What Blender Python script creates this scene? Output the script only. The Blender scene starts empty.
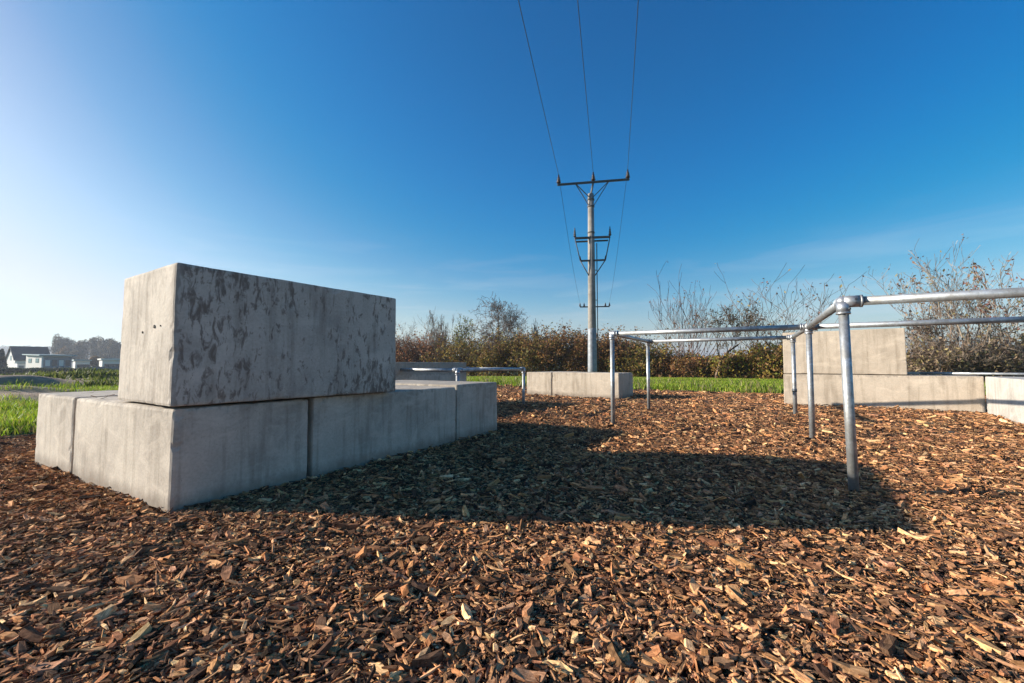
import bpy, bmesh, math, random
import numpy as np
from mathutils import Vector, Matrix
R = math.radians
scene = bpy.context.scene
col = scene.collection

# ------------------------------------------------------------ camera
CAMH = 0.85
PITCH = math.atan(22.5/427.0)
cd = bpy.data.cameras.new('camera'); cam = bpy.data.objects.new('camera', cd); col.objects.link(cam)
cam.location = (0, 0, CAMH); cam.rotation_euler = (math.pi/2+PITCH, 0, 0)
cd.sensor_width = 36; cd.lens = 427.0/1024*36; cd.clip_start = 0.05; cd.clip_end = 6000
scene.camera = cam

# ------------------------------------------------------------ world, sun, exposure
SUN_TRAVEL = Vector((4.10, -0.31, -1.456)).normalized()
SUN_EL = math.asin(-SUN_TRAVEL.z)
SUN_ROT = math.atan2(-SUN_TRAVEL.x, -SUN_TRAVEL.y)
w = bpy.data.worlds.new('World'); scene.world = w; w.use_nodes = True
nt = w.node_tree; nt.nodes.clear()
sky = nt.nodes.new('ShaderNodeTexSky'); sky.sky_type = 'NISHITA'; sky.sun_disc = False
sky.sun_elevation = SUN_EL; sky.sun_rotation = SUN_ROT
sky.altitude = 250; sky.air_density = 1.0; sky.dust_density = 1.3; sky.ozone_density = 3.2
bg = nt.nodes.new('ShaderNodeBackground'); bg.inputs['Strength'].default_value = 0.078
out = nt.nodes.new('ShaderNodeOutputWorld')
# thin cirrus streaks low over the horizon
tc = nt.nodes.new('ShaderNodeTexCoord'); mp = nt.nodes.new('ShaderNodeMapping')
mp.inputs['Scale'].default_value = (1.6, 1.6, 13.0); mp.inputs['Rotation'].default_value = (R(6), R(-5), 0)
nz = nt.nodes.new('ShaderNodeTexNoise'); nz.inputs['Scale'].default_value = 2.2; nz.inputs['Detail'].default_value = 8
nz.inputs['Roughness'].default_value = 0.55; nz.inputs['Distortion'].default_value = 0.5
cr = nt.nodes.new('ShaderNodeValToRGB'); cr.color_ramp.elements[0].position = 0.5; cr.color_ramp.elements[1].position = 0.78
sx = nt.nodes.new('ShaderNodeSeparateXYZ')
lo = nt.nodes.new('ShaderNodeMapRange'); lo.inputs[1].default_value = 0.30; lo.inputs[2].default_value = 0.06
mul = nt.nodes.new('ShaderNodeMath'); mul.operation = 'MULTIPLY'
mul2 = nt.nodes.new('ShaderNodeMath'); mul2.operation = 'MULTIPLY'; mul2.inputs[1].default_value = 0.2
mx = nt.nodes.new('ShaderNodeMixRGB'); mx.inputs[2].default_value = (6.5, 7.2, 8.2, 1)
L = nt.links
L.new(tc.outputs['Generated'], mp.inputs[0]); L.new(mp.outputs[0], nz.inputs['Vector']); L.new(nz.outputs['Fac'], cr.inputs[0])
L.new(tc.outputs['Generated'], sx.inputs[0]); L.new(sx.outputs['Z'], lo.inputs[0])
L.new(cr.outputs[0], mul.inputs[0]); L.new(lo.outputs[0], mul.inputs[1]); L.new(mul.outputs[0], mul2.inputs[0])
L.new(mul2.outputs[0], mx.inputs[0]); L.new(sky.outputs[0], mx.inputs[1])
hs = nt.nodes.new('ShaderNodeHueSaturation'); hs.inputs['Saturation'].default_value = 1.2
gm = nt.nodes.new('ShaderNodeGamma'); gm.inputs['Gamma'].default_value = 1.22
sc1 = nt.nodes.new('ShaderNodeVectorMath'); sc1.operation = 'SCALE'; sc1.inputs['Scale'].default_value = 0.25
sc2 = nt.nodes.new('ShaderNodeVectorMath'); sc2.operation = 'SCALE'; sc2.inputs['Scale'].default_value = 4.0
L.new(mx.outputs[0], sc1.inputs[0]); L.new(sc1.outputs[0], gm.inputs['Color']); L.new(gm.outputs[0], sc2.inputs[0])
L.new(sc2.outputs[0], hs.inputs['Color'])
# autumn air: deepen the clear blue, keep the glow near the sun creamy
s1 = nt.nodes.new('ShaderNodeVectorMath'); s1.operation = 'SCALE'; s1.inputs['Scale'].default_value = 0.156
s2 = nt.nodes.new('ShaderNodeVectorMath'); s2.operation = 'SCALE'; s2.inputs['Scale'].default_value = 1/0.156
rc = nt.nodes.new('ShaderNodeRGBCurve')
for ch, pts in ((0, [(0, 0), (.06, .006), (.09, .04), (.127, .11), (.165, .17), (.223, .29), (.40, .54), (.8, .79), (1, .80)]),
                (1, [(0, 0), (.138, .16), (.36, .40), (.45, .51), (.66, .72), (1, .85)]),
                (2, [(0, 0), (.32, .41), (.456, .55), (.66, .665), (.84, .79), (1, .91)])):
    cu = rc.mapping.curves[ch]; cu.points[0].location = pts[0]; cu.points[-1].location = pts[-1]
    for p_ in pts[1:-1]: cu.points.new(*p_)
rc.mapping.update()
L.new(hs.outputs[0], s1.inputs[0]); L.new(s1.outputs[0], rc.inputs['Color']); L.new(rc.outputs[0], s2.inputs[0]); L.new(s2.outputs[0], bg.inputs['Color']); L.new(bg.outputs[0], out.inputs[0])

sl = bpy.data.lights.new('sun', 'SUN'); sl.energy = 4.7; sl.angle = R(0.53); sl.color = (1.0, 0.90, 0.76)
so = bpy.data.objects.new('sun', sl); col.objects.link(so)
so.rotation_euler = SUN_TRAVEL.to_track_quat('-Z', 'Y').to_euler(); so.location = (-20, 2, 12)

vs = scene.view_settings
vs.view_transform = 'Standard'; vs.look = 'None'; vs.exposure = 1.0; vs.gamma = 1; vs.use_curve_mapping = False
scene.render.engine = 'CYCLES'
scene.cycles.max_bounces = 6; scene.cycles.volume_bounces = 0
scene.cycles.use_denoising = True

rng = np.random.default_rng(7)
rnd = random.Random(11)

# ------------------------------------------------------------ helpers
def tag(o, label=None, cat=None, group=None, kind=None):
    if label: o['label'] = label
    if cat: o['category'] = cat
    if group: o['group'] = group
    if kind: o['kind'] = kind
    return o
def empty(name, loc, rz=0):
    o = bpy.data.objects.new(name, None); col.objects.link(o)
    o.location = loc; o.rotation_euler = (0, 0, rz); o.empty_display_size = 0.2
    return o
def link(name, me, mat, parent=None, loc=None, rot=None):
    o = bpy.data.objects.new(name, me); col.objects.link(o)
    if mat: me.materials.append(mat)
    if parent: o.parent = parent
    if loc is not None: o.location = loc
    if rot is not None: o.rotation_euler = rot
    return o
def from_bm(bm, name, smooth=False):
    me = bpy.data.meshes.new(name); bm.normal_update(); bm.to_mesh(me); bm.free()
    if smooth:
        me.polygons.foreach_set('use_smooth', [True]*len(me.polygons))
    return me
def raw_mesh(name, V, F, n, colr=None, smooth=False, grain=None):
    """V (N,3), F (M,n) index array, colr (M,3) per-face colour"""
    me = bpy.data.meshes.new(name)
    V = np.asarray(V, np.float32); F = np.asarray(F, np.int32)
    me.vertices.add(len(V)); me.vertices.foreach_set('co', V.ravel())
    me.loops.add(F.size); me.loops.foreach_set('vertex_index', F.ravel())
    me.polygons.add(len(F)); me.polygons.foreach_set('loop_start', np.arange(0, F.size, n, dtype=np.int32))
    try: me.polygons.foreach_set('loop_total', np.full(len(F), n, np.int32))
    except Exception: pass
    if smooth: me.polygons.foreach_set('use_smooth', np.ones(len(F), bool))
    me.update(calc_edges=True)
    if not smooth: me.shade_flat()
    if grain is not None:
        g_ = me.attributes.new('grain', 'FLOAT_VECTOR', 'POINT'); g_.data.foreach_set('vector', np.asarray(grain, np.float32).ravel())
    if colr is not None:
        a = me.color_attributes.new('Col', 'FLOAT_COLOR', 'CORNER')
        c = np.repeat(np.c_[np.asarray(colr), np.ones(len(colr))].astype(np.float32), n, axis=0)
        a.data.foreach_set('color', c.ravel())
    return me
def px(x, y, Y):
    """world point at depth Y behind photograph pixel x, y (used to read off real positions)"""
    a = (x-512)/427.0; b = (341.5-y)/427.0; c, s = math.cos(PITCH), math.sin(PITCH)
    d = (a, c-b*s, s+b*c); t = Y/d[1]
    return Vector((d[0]*t, Y, CAMH+d[2]*t))

# ------------------------------------------------------------ materials
def mat(name):
    m = bpy.data.materials.new(name); m.use_nodes = True
    t = m.node_tree; b = t.nodes['Principled BSDF']
    return m, t, b
def N(t, typ, **kw):
    n = t.nodes.new(typ)
    for k, v in kw.items():
        if k.startswith('i_'):
            n.inputs[k[2:].replace('_', ' ')].default_value = v
        else: setattr(n, k, v)
    return n
def ramp(t, src, stops):
    r = t.nodes.new('ShaderNodeValToRGB'); el = r.color_ramp.elements
    while len(el) > 1: el.remove(el[-1])
    el[0].position = stops[0][0]; el[0].color = (*stops[0][1], 1)
    for p, c in stops[1:]:
        e = el.new(p); e.color = (*c, 1)
    t.links.new(src, r.inputs[0]); return r.outputs[0]
def noise(t, vec, scale, detail=6, rough=0.55, dist=0.0):
    n = N(t, 'ShaderNodeTexNoise'); n.inputs['Scale'].default_value = scale; n.inputs['Detail'].default_value = detail
    n.inputs['Roughness'].default_value = rough; n.inputs['Distortion'].default_value = dist
    if vec is not None: t.links.new(vec, n.inputs['Vector'])
    return n.outputs['Fac']
def mapping(t, vec, scale, loc=(0,0,0)):
    m = N(t, 'ShaderNodeMapping'); m.inputs['Scale'].default_value = scale; m.inputs['Location'].default_value = loc
    t.links.new(vec, m.inputs[0]); return m.outputs[0]
def mixc(t, fac, a, b, mode='MIX'):
    m = N(t, 'ShaderNodeMixRGB', blend_type=mode)
    for i, v in ((0, fac), (1, a), (2, b)):
        if hasattr(v, 'links') or hasattr(v, 'is_linked'): t.links.new(v, m.inputs[i])
        else: m.inputs[i].default_value = v if i == 0 else (*v, 1)
    return m.outputs[0]
def bump(t, b, h, strength, dist):
    n = N(t, 'ShaderNodeBump'); n.inputs['Strength'].default_value = strength; n.inputs['Distance'].default_value = dist
    t.links.new(h, n.inputs['Height']); t.links.new(n.outputs[0], b.inputs['Normal'])

def concrete(name, base, dark, stain=0.0, stain_col=(0.09, 0.085, 0.08), seed=0.0, splash=0.0):
    m, t, b = mat(name)
    tcn = N(t, 'ShaderNodeTexCoord'); vec = mapping(t, tcn.outputs['Object'], (1, 1, 1), (seed, seed*1.7, seed*.6))
    n1 = noise(t, vec, 2.2, 7, 0.6, 0.4)
    c = ramp(t, n1, [(0.32, tuple(x*.88 for x in dark)), (0.48, tuple((x+y)/2 for x, y in zip(dark, base))), (0.62, base)])
    n2 = noise(t, vec, 55, 4, 0.6)
    c = mixc(t, 0.35, c, ramp(t, n2, [(0.3, (0.55,)*3), (0.6, (1,)*3)]), 'MULTIPLY')
    # run-off streaks
    vs_ = mapping(t, vec, (9, 9, 0.7)); n3 = noise(t, vs_, 1.5, 6, 0.6, 0.3)
    c = mixc(t, 0.55, c, ramp(t, n3, [(0.32, (0.50, 0.47, 0.43)), (0.50, (1, 1, 1))]), 'MULTIPLY')
    # pale lime bloom
    n4 = noise(t, mapping(t, vec, (1.2, 1.2, 2.2), (5, 3, 1)), 2.6, 8, 0.62, 0.8)
    c = mixc(t, ramp(t, n4, [(0.52, (0,)*3), (0.72, (0.45,)*3)]), c, (min(base[0]*1.3, .8), min(base[1]*1.3, .8), min(base[2]*1.3, .8)))
    if stain > 0:
        # form-release scabs: dark smears with ragged edges, drawn out along the pour
        v5 = mapping(t, vec, (10.5, 10.5, 4.0), (2.3, 0.4, 7.1))
        n5 = noise(t, v5, 2.3, 7, 0.68, 0.55)
        big = noise(t, mapping(t, vec, (1, 1, 1), (4.1, 2.2, 1.9)), 1.3, 2, 0.5)
        ad = N(t, 'ShaderNodeMath', operation='MULTIPLY_ADD'); t.links.new(big, ad.inputs[0]); ad.inputs[1].default_value = 0.32
        t.links.new(n5, ad.inputs[2])
        f = ramp(t, ad.outputs[0], [(0.668, (0,)*3), (0.700, (stain*.6,)*3), (0.77, (stain,)*3)])
        sxx = N(t, 'ShaderNodeSeparateXYZ'); t.links.new(tcn.outputs['Object'], sxx.inputs[0])
        lim = N(t, 'ShaderNodeMapRange'); lim.inputs[1].default_value = .004; lim.inputs[2].default_value = .05; lim.inputs[3].default_value = .3
        t.links.new(sxx.outputs['X'], lim.inputs[0])
        f = mixc(t, 1.0, f, lim.outputs[0], 'MULTIPLY')
        c = mixc(t, f, c, stain_col)
    if splash:
        so_ = N(t, 'ShaderNodeSeparateXYZ'); t.links.new(tcn.outputs['Object'], so_.inputs[0])
        ns_ = noise(t, mapping(t, vec, (6, 6, 3)), 2.0, 6, 0.65)
        zz_ = N(t, 'ShaderNodeMath', operation='MULTIPLY_ADD'); t.links.new(ns_, zz_.inputs[0]); zz_.inputs[1].default_value = -0.16
        t.links.new(so_.outputs['Z'], zz_.inputs[2])
        c = mixc(t, ramp(t, zz_.outputs[0], [(splash-.07, (.62,)*3), (splash+.01, (0,)*3)]), c, (0.17, 0.13, 0.095))
        # damp rim and drips under the top arris
        zt_ = N(t, 'ShaderNodeMath', operation='MULTIPLY_ADD'); t.links.new(n3, zt_.inputs[0]); zt_.inputs[1].default_value = 0.30
        t.links.new(so_.outputs['Z'], zt_.inputs[2])
        c = mixc(t, ramp(t, zt_.outputs[0], [(.985, (0,)*3), (1.0, (.38,)*3)]), c, (0.15, 0.13, 0.11))
    # pores
    vo = N(t, 'ShaderNodeTexVoronoi'); vo.inputs['Scale'].default_value = 30; t.links.new(vec, vo.inputs['Vector'])
    pore = ramp(t, vo.outputs['Distance'], [(0.05, (0.35,)*3), (0.10, (1,)*3)])
    c = mixc(t, 0.7, c, pore, 'MULTIPLY')
    t.links.new(c, b.inputs['Base Color']); b.inputs['Roughness'].default_value = 0.86
    b.inputs['Specular IOR Level'].default_value = 0.3
    hh = N(t, 'ShaderNodeMath', operation='MULTIPLY_ADD'); t.links.new(n1, hh.inputs[0]); hh.inputs[1].default_value = 0.8
    t.links.new(n2, hh.inputs[2])
    bump(t, b, hh.outputs[0], 0.35, 0.006)
    return m
M_CONC = concrete('concrete_grey', (0.57, 0.50, 0.405), (0.42, 0.36, 0.29), splash=0.25)
M_CONC_ST = concrete('concrete_stained', (0.55, 0.485, 0.40), (0.43, 0.375, 0.31), stain=0.9, stain_col=(0.17, 0.13, 0.10), seed=3.1)
M_CONC_WARM = concrete('concrete_warm', (0.53, 0.445, 0.345), (0.44, 0.365, 0.28), seed=8.3, splash=0.2)
M_CONC_WARM2 = concrete('concrete_warm_upper', (0.52, 0.435, 0.335), (0.43, 0.355, 0.27), seed=5.7)
M_CONC_PALE = concrete('concrete_pale', (0.52, 0.49, 0.44), (0.44, 0.41, 0.36), seed=12.2)

def plain(name, c, rough=0.6, metal=0.0, var=0.25, scale=8, bmp=0.0):
    m, t, b = mat(name)
    tcn = N(t, 'ShaderNodeTexCoord'); n = noise(t, tcn.outputs['Object'], scale, 5)
    c0 = tuple(x*(1-var) for x in c); c1 = tuple(min(x*(1+var), 1) for x in c)
    t.links.new(ramp(t, n, [(0.3, c0), (0.7, c1)]), b.inputs['Base Color'])
    b.inputs['Roughness'].default_value = rough; b.inputs['Metallic'].default_value = metal
    if bmp: bump(t, b, n, bmp, 0.01)
    return m
def galv(name, c=(0.48, 0.50, 0.51), rough=0.46):
    m, t, b = mat(name)
    tcn = N(t, 'ShaderNodeTexCoord')
    vo = N(t, 'ShaderNodeTexVoronoi'); vo.inputs['Scale'].default_value = 60; t.links.new(tcn.outputs['Object'], vo.inputs['Vector'])
    bw = N(t, 'ShaderNodeRGBToBW'); t.links.new(vo.outputs['Color'], bw.inputs[0])
    n = noise(t, tcn.outputs['Object'], 9, 6, 0.65, 0.6)
    c1 = ramp(t, bw.outputs[0], [(0.1, tuple(x*.8 for x in c)), (0.9, tuple(min(1, x*1.12) for x in c))])
    c2 = mixc(t, ramp(t, n, [(0.42, (0.75,)*3), (0.60, (0,)*3)]), c1, (0.24, 0.235, 0.22))
    t.links.new(c2, b.inputs['Base Color']); b.inputs['Metallic'].default_value = 0.68
    r = ramp(t, n, [(0.3, (rough+.2,)*3), (0.7, (rough-.08,)*3)]); t.links.new(r, b.inputs['Roughness'])
    bump(t, b, n, 0.25, 0.002)
    return m
M_GALV = galv('galvanised_steel'); M_CAST = galv('galvanised_casting', (0.50, 0.52, 0.55), 0.42)

def vcol(name, rough=0.8, jit=0.25, scale=60, transl=0.0, bmp=0.0, spec=0.3):
    m, t, b = mat(name)
    a = N(t, 'ShaderNodeVertexColor', layer_name='Col')
    tcn = N(t, 'ShaderNodeTexCoord'); n = noise(t, tcn.outputs['Object'], scale, 4)
    c = mixc(t, 1.0, a.outputs[0], ramp(t, n, [(0.3, (1-jit,)*3), (0.7, (1+jit*.6,)*3)]), 'MULTIPLY')
    t.links.new(c, b.inputs['Base Color']); b.inputs['Roughness'].default_value = rough
    b.inputs['Specular IOR Level'].default_value = spec
    if bmp: bump(t, b, n, bmp, 0.003)
    if transl > 0:
        tr = N(t, 'ShaderNodeBsdfTranslucent'); ms = N(t, 'ShaderNodeMixShader'); ms.inputs[0].default_value = transl
        t.links.new(c, tr.inputs[0]); t.links.new(b.outputs[0], ms.inputs[1]); t.links.new(tr.outputs[0], ms.inputs[2])
        t.links.new(ms.outputs[0], t.nodes['Material Output'].inputs[0])
    return m
M_CHIP, t, b = mat('bark_chips')
vc_ = N(t, 'ShaderNodeVertexColor', layer_name='Col').outputs[0]
gr_ = N(t, 'ShaderNodeAttribute', attribute_name='grain').outputs['Vector']
f1 = noise(t, mapping(t, gr_, (1.6, 26, 8)), 1.0, 4, 0.65, 0.4); f2 = noise(t, gr_, 5, 4, 0.6)
c = mixc(t, 1.0, vc_, ramp(t, f1, [(0.32, (0.55, 0.50, 0.46)), (0.50, (0.95, 0.95, 0.95)), (0.68, (1.35, 1.3, 1.2))]), 'MULTIPLY')
c = mixc(t, 0.8, c, ramp(t, f2, [(0.35, (0.55, 0.52, 0.5)), (0.55, (1.1, 1.1, 1.1))]), 'MULTIPLY')
t.links.new(c, b.inputs['Base Color']); b.inputs['Roughness'].default_value = 0.95; b.inputs['Specular IOR Level'].default_value = 0.08
bump(t, b, f1, 0.7, 0.002)
M_LEAF = vcol('leaves', 0.6, 0.1, 3, transl=0.35)
M_GRASS = vcol('grass_blades', 0.55, 0.15, 2, transl=0.4)
M_BARKT = vcol('twig_bark', 0.9, 0.3, 10)

# ------------------------------------------------------------ terrain
def sstep(a, b, x):
    t = np.clip((x-a)/(b-a), 0, 1); return t*t*(3-2*t)
_ph = rng.uniform(0, 6.28, (12, 2)); _dr = rng.uniform(0, 6.28, 12)
def wob(x, y, s, k0=0, k=4):
    r = 0
    for i in range(k0, k0+k):
        f = s*(1+.45*(i-k0)); r = r+np.sin(f*(x*np.cos(_dr[i])+y*np.sin(_dr[i]))+_ph[i, 0])
    return r/k
def mulch_sd(x, y):
    """positive inside the mulch area"""
    back = (13.5-0.575*(x-6.4))-y
    # left edge: line through (-6.0, 5.0) with direction (.26,.966)
    left = ((x+6.0)*0.966-(y-5.0)*0.26)
    return np.minimum(back, left) + 0.25*wob(x, y, 1.3)
def height(x, y):
    x = np.asarray(x, float); y = np.asarray(y, float)
    sd = mulch_sd(x, y)
    d = np.hypot(x, y)
    z = 0.012*wob(x, y, 2.1)+0.010*wob(x, y, 5.3, 4)
    # mulch heaped towards the right-hand wall
    z = z + 0.105*sstep(3.0, 5.6, x-0.15*(y-5))*sstep(12.5, 10.5, y)*sstep(3.2, 5.5, y+x*.3)
    # turf rim round the mulch
    z = z - 0.014 + 0.06*sstep(0, -0.7, sd)
    # fall away from the playground
    z = z - 1.25*sstep(20, 60, d)
    # pump-track hummocks on the left
    lm = sstep(-6.0, -9.5, x)*sstep(75, 45, d)
    for p_, Yc, amp, ra_, rb2, dd in MOUNDS:
        z = z + amp*_mound(x, y, p_, Yc, ra_, rb2)
    z = z + lm*0.05*wob(x, y, 2.2, 3)
    return z
# pump-track hummocks: photo column, depth, height, half-length across the view, half-width, bare earth 0..1
MOUNDS = [(8, 12.2, .46, 2.4, .8, 1.2), (-30, 10.0, .30, 2.2, .9, .6), (62, 15.5, .30, 2.6, .8, 1.0), (28, 9.6, .12, 2.2, .6, 1.3), (95, 19, .42, 3.0, 1.0, 0.0), (40, 19.5, .40, 2.6, 1.0, .35),
          (-10, 21, .55, 3.5, 1.3, .8), (120, 25, .60, 3.6, 1.3, .0), (70, 27, .62, 4.0, 1.4, .2), (20, 30, .85, 4.0, 1.6, .6), (100, 36, .9, 5, 2, .1), (45, 40, 1.0, 6, 2, .0), (-40, 33, .9, 5, 2, .3)]
def _mound(x, y, p_, Yc, ra_, rb2):
    k = (p_-512)/427.0; xc = k*Yc; th = math.atan2(Yc, xc)        # view direction
    u = (x-xc)*math.cos(th)+(y-Yc)*math.sin(th); v = -(x-xc)*math.sin(th)+(y-Yc)*math.cos(th)
    u = u+.35*rb2*np.sin(v*1.1+Yc)
    return np.exp(-(u/rb2)**2-(v/ra_)**2)
def dirt_mask(x, y):
    m_ = 0
    for p_, Yc, amp, ra_, rb2, dd in MOUNDS:
        if dd: m_ = m_+dd*_mound(x, y, p_, Yc+.2*rb2, ra_*1.2, rb2*.95)
    k = np.where(y > 1, x/np.maximum(y, 1), 0)
    band = np.exp(-((np.hypot(x, y)-(13.6+1.2*wob(x, y, .45, 3)))/.55)**2)*sstep(-6, -7, x)
    return np.clip((m_*1.5+band)*(1+.5*wob(x, y, 3.3, 1)), 0, 1)

def axis(lo, hi, fine, big):
    a = [0.0]; s = fine
    while a[-1] < hi: a.append(a[-1]+s); s = min(big, s*1.02) if a[-1] > 9 else fine
    b = [0.0]; s = fine
    while b[-1] > lo: b.append(b[-1]-s); s = min(big, s*1.02) if b[-1] < -9 else fine
    return np.array(sorted(set(a+b)))
def axis2(lo, hi, fine, lim=9, g=1.06):
    def side(h):
        a = [0.0]; s = fine
        while a[-1] < h:
            a.append(a[-1]+s)
            if a[-1] > lim: s *= g
        return a
    return np.array(sorted(set(side(hi)+[-v for v in side(-lo)])))
gx = axis2(-2500, 2500, 0.16, 16, 1.07); gy = axis2(-60, 3000, 0.16, 22, 1.07)
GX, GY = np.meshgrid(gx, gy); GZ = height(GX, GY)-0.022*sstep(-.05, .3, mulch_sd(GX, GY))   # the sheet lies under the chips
nx, ny = len(gx), len(gy)
idx = np.arange(nx*ny).reshape(ny, nx)
F = np.stack([idx[:-1, :-1], idx[:-1, 1:], idx[1:, 1:], idx[1:, :-1]], -1).reshape(-1, 4)
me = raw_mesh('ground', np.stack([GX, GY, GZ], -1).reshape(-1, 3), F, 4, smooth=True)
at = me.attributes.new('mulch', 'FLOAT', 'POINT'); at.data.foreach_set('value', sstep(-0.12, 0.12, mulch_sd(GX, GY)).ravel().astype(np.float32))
at = me.attributes.new('dirt', 'FLOAT', 'POINT'); at.data.foreach_set('value', dirt_mask(GX, GY).ravel().astype(np.float32))
m, t, b = mat('ground')
geo = N(t, 'ShaderNodeTexCoord').outputs['Object']
am = N(t, 'ShaderNodeAttribute', attribute_name='mulch').outputs['Fac']; ad = N(t, 'ShaderNodeAttribute', attribute_name='dirt').outputs['Fac']
g = ramp(t, noise(t, geo, 1.2, 8, 0.6), [(0.3, (0.045, 0.075, 0.018)), (0.5, (0.09, 0.13, 0.03)), (0.7, (0.13, 0.15, 0.045))])
dn = ramp(t, noise(t, geo, 2.5, 7, 0.6), [(0.3, (0.22, 0.145, 0.09)), (0.7, (0.42, 0.30, 0.20))])
c = mixc(t, ad, g, dn)
vo = N(t, 'ShaderNodeTexVoronoi'); vo.inputs['Scale'].default_value = 28; t.links.new(mapping(t, geo, (1, .6, 1)), vo.inputs['Vector'])
bwn = N(t, 'ShaderNodeRGBToBW'); t.links.new(vo.outputs['Color'], bwn.inputs[0])
mc = ramp(t, bwn.outputs[0], [(0.15, (0.012, 0.008, 0.006)), (0.6, (0.04, 0.025, 0.016)), (0.95, (0.10, 0.06, 0.036))])  # sheet colour darkened so gaps between the chips read as deep shade
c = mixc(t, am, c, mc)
t.links.new(c, b.inputs['Base Color']); b.inputs['Roughness'].default_value = 0.95
bump(t, b, noise(t, geo, 14, 8, 0.7), 0.8, 0.06)
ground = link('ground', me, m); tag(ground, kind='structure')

# ------------------------------------------------------------ concrete blocks
U = Vector((math.cos(R(59.8)), math.sin(R(59.8)), 0)); V_ = Vector((-U.y, U.x, 0))
def block_mesh(lx, ly, z0, z1, ch=0.02, taper=0.0, seed=0):
    """lx along local x, ly along local y, origin at the near corner, chamfered, slightly uneven"""
    r = random.Random(seed)
    bm = bmesh.new()
    vs_ = []
    for z in (z0, z1):
        k = taper if z == z1 else 0
        for x, y in ((k, k), (lx-k, k), (lx-k, ly-k), (k, ly-k)):
            vs_.append(bm.verts.new((x, y, z)))
    for f in ((0, 3, 2, 1), (4, 5, 6, 7), (0, 1, 5, 4), (1, 2, 6, 5), (2, 3, 7, 6), (3, 0, 4, 7)):
        bm.faces.new([vs_[i] for i in f])
    bmesh.ops.bevel(bm, geom=bm.edges[:], offset=ch, segments=2, profile=0.6, affect='EDGES')
    big = [e for e in bm.edges if e.calc_length() > 0.3]
    bmesh.ops.subdivide_edges(bm, edges=big, cuts=26, use_grid_fill=True)
    from mathutils import noise as mn
    for v in bm.verts:
        p = v.co*9+Vector((seed*3.3, 0, 0)); q = v.co*2.2+Vector((0, seed*2.1, 0))
        near_edge = sum(1 for a_, m_ in ((v.co.x, lx), (v.co.y, ly), (v.co.z-z0, z1-z0)) if min(abs(a_), abs(m_-a_)) < ch*1.3)
        if near_edge >= 2:
            nn = mn.noise(v.co*14+Vector((seed*5.1, 0, 0)))
            if nn > .30:
                cc = Vector((lx/2, ly/2, (z0+z1)/2)); dd_ = (cc-v.co); dd_ = Vector((math.copysign(1, dd_.x) if min(v.co.x, lx-v.co.x) < ch*1.3 else 0, math.copysign(1, dd_.y) if min(v.co.y, ly-v.co.y) < ch*1.3 else 0, math.copysign(1, dd_.z) if min(v.co.z-z0, z1-v.co.z) < ch*1.3 else 0))
                v.co += dd_*(nn-.30)*.02
        v.co += mn.noise_vector(p)*0.0022+mn.noise_vector(q)*0.003
    return from_bm(bm, 'block')
def block(name_label, origin, ang, lx, ly, z0, z1, material, group, seed, ch=0.02, taper=0.004, rx=0.0):
    me = block_mesh(lx, ly, 0, z1-z0, ch, taper, seed)
    o = link('concrete_block', me, material, None, (origin[0], origin[1], z0), (rx, 0, ang))
    tag(o, name_label, 'concrete block', group)
    return o
A0 = R(59.8)
G1 = 'concrete blocks of the near stack'
near = Vector((-2.0, 2.54, 0))
def P(u, v): return near+U*u+V_*v
# front row, near block: face towards the left is 1.58 long
block('long low grey block under the near end of the big stacked block, its corner closest', P(0, 0), A0, 0.885, 1.66, -0.25, 0.583, M_CONC, G1, 1, 0.022)
block('low block at the far left end, past the joint left of the stacked block', P(0, 1.69), A0, 1.78, 0.93, -0.25, 0.588, M_CONC, G1, 2, 0.022)
block('low shaded block with a long side between two dark joints under the stacked block', P(0.918, 0), A0, 1.80, 1.66, -0.25, 0.590, M_CONC, G1, 3, 0.02)
block('short low block ending the near row, the one nearest the low rail frame', P(2.745, 0.01), A0, 0.87, 1.65, -0.25, 0.612, M_CONC, G1, 4, 0.018)
block('big stained grey concrete block stacked on the near row', (-2.005, 2.52), R(57.0), 1.715, 0.925, 0.597, 1.462, M_CONC_ST, G1, 5, 0.018)
top_blk = bpy.context.scene.objects['concrete_block.004'] if 'concrete_block.004' in bpy.data.objects else None
def hole_shade_plug(parent, x, y, z, rad):  # slightly proud dark plug, its colour stands in for shade inside a hole
    bm = bmesh.new(); bmesh.ops.create_cone(bm, cap_ends=True, segments=9, radius1=rad, radius2=rad*.8, depth=0.02)
    rr = random.Random(int(z*999))
    for v in bm.verts: v.co.x *= 1+rr.uniform(-.25, .25); v.co.y *= 1+rr.uniform(-.25, .25)
    o = link('lifting_hole_shade', from_bm(bm, 'lifting_hole_shade'), M_HOLE_SHADE, parent, (x, y, z), (0, math.pi/2, 0))
M_HOLE_SHADE = plain('hole_shade', (0.03, 0.025, 0.02), 0.9)
M_RUST = plain('hole_rust', (0.30, 0.19, 0.09), 0.9)
hole_shade_plug(top_blk, 0.0085, 0.30, 0.49, 0.013)
hole_shade_plug(top_blk, 0.0085, 0.20, 0.49, 0.006)
hole_shade_plug(top_blk, 0.0085, 0.50, 0.46, 0.008)

# middle distance pair
G2 = 'concrete blocks of the far low row'
MA = R(-39.0)
e0 = Vector((2.68, 10.75, 0))
md = Vector((math.cos(MA), math.sin(MA), 0))
block('long low beige block at the foot of the power pole, right of its joint', e0-md*2.0, MA, 2.0, 0.88, -0.2, 0.622, M_CONC_WARM, G2, 6)
block('short low beige block left of the joint, behind the low rail frame post', e0-md*2.9-Vector((0, .02, 0)), MA, 0.87, 1.75, -0.2, 0.615, M_CONC_WARM, G2, 7)

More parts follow.
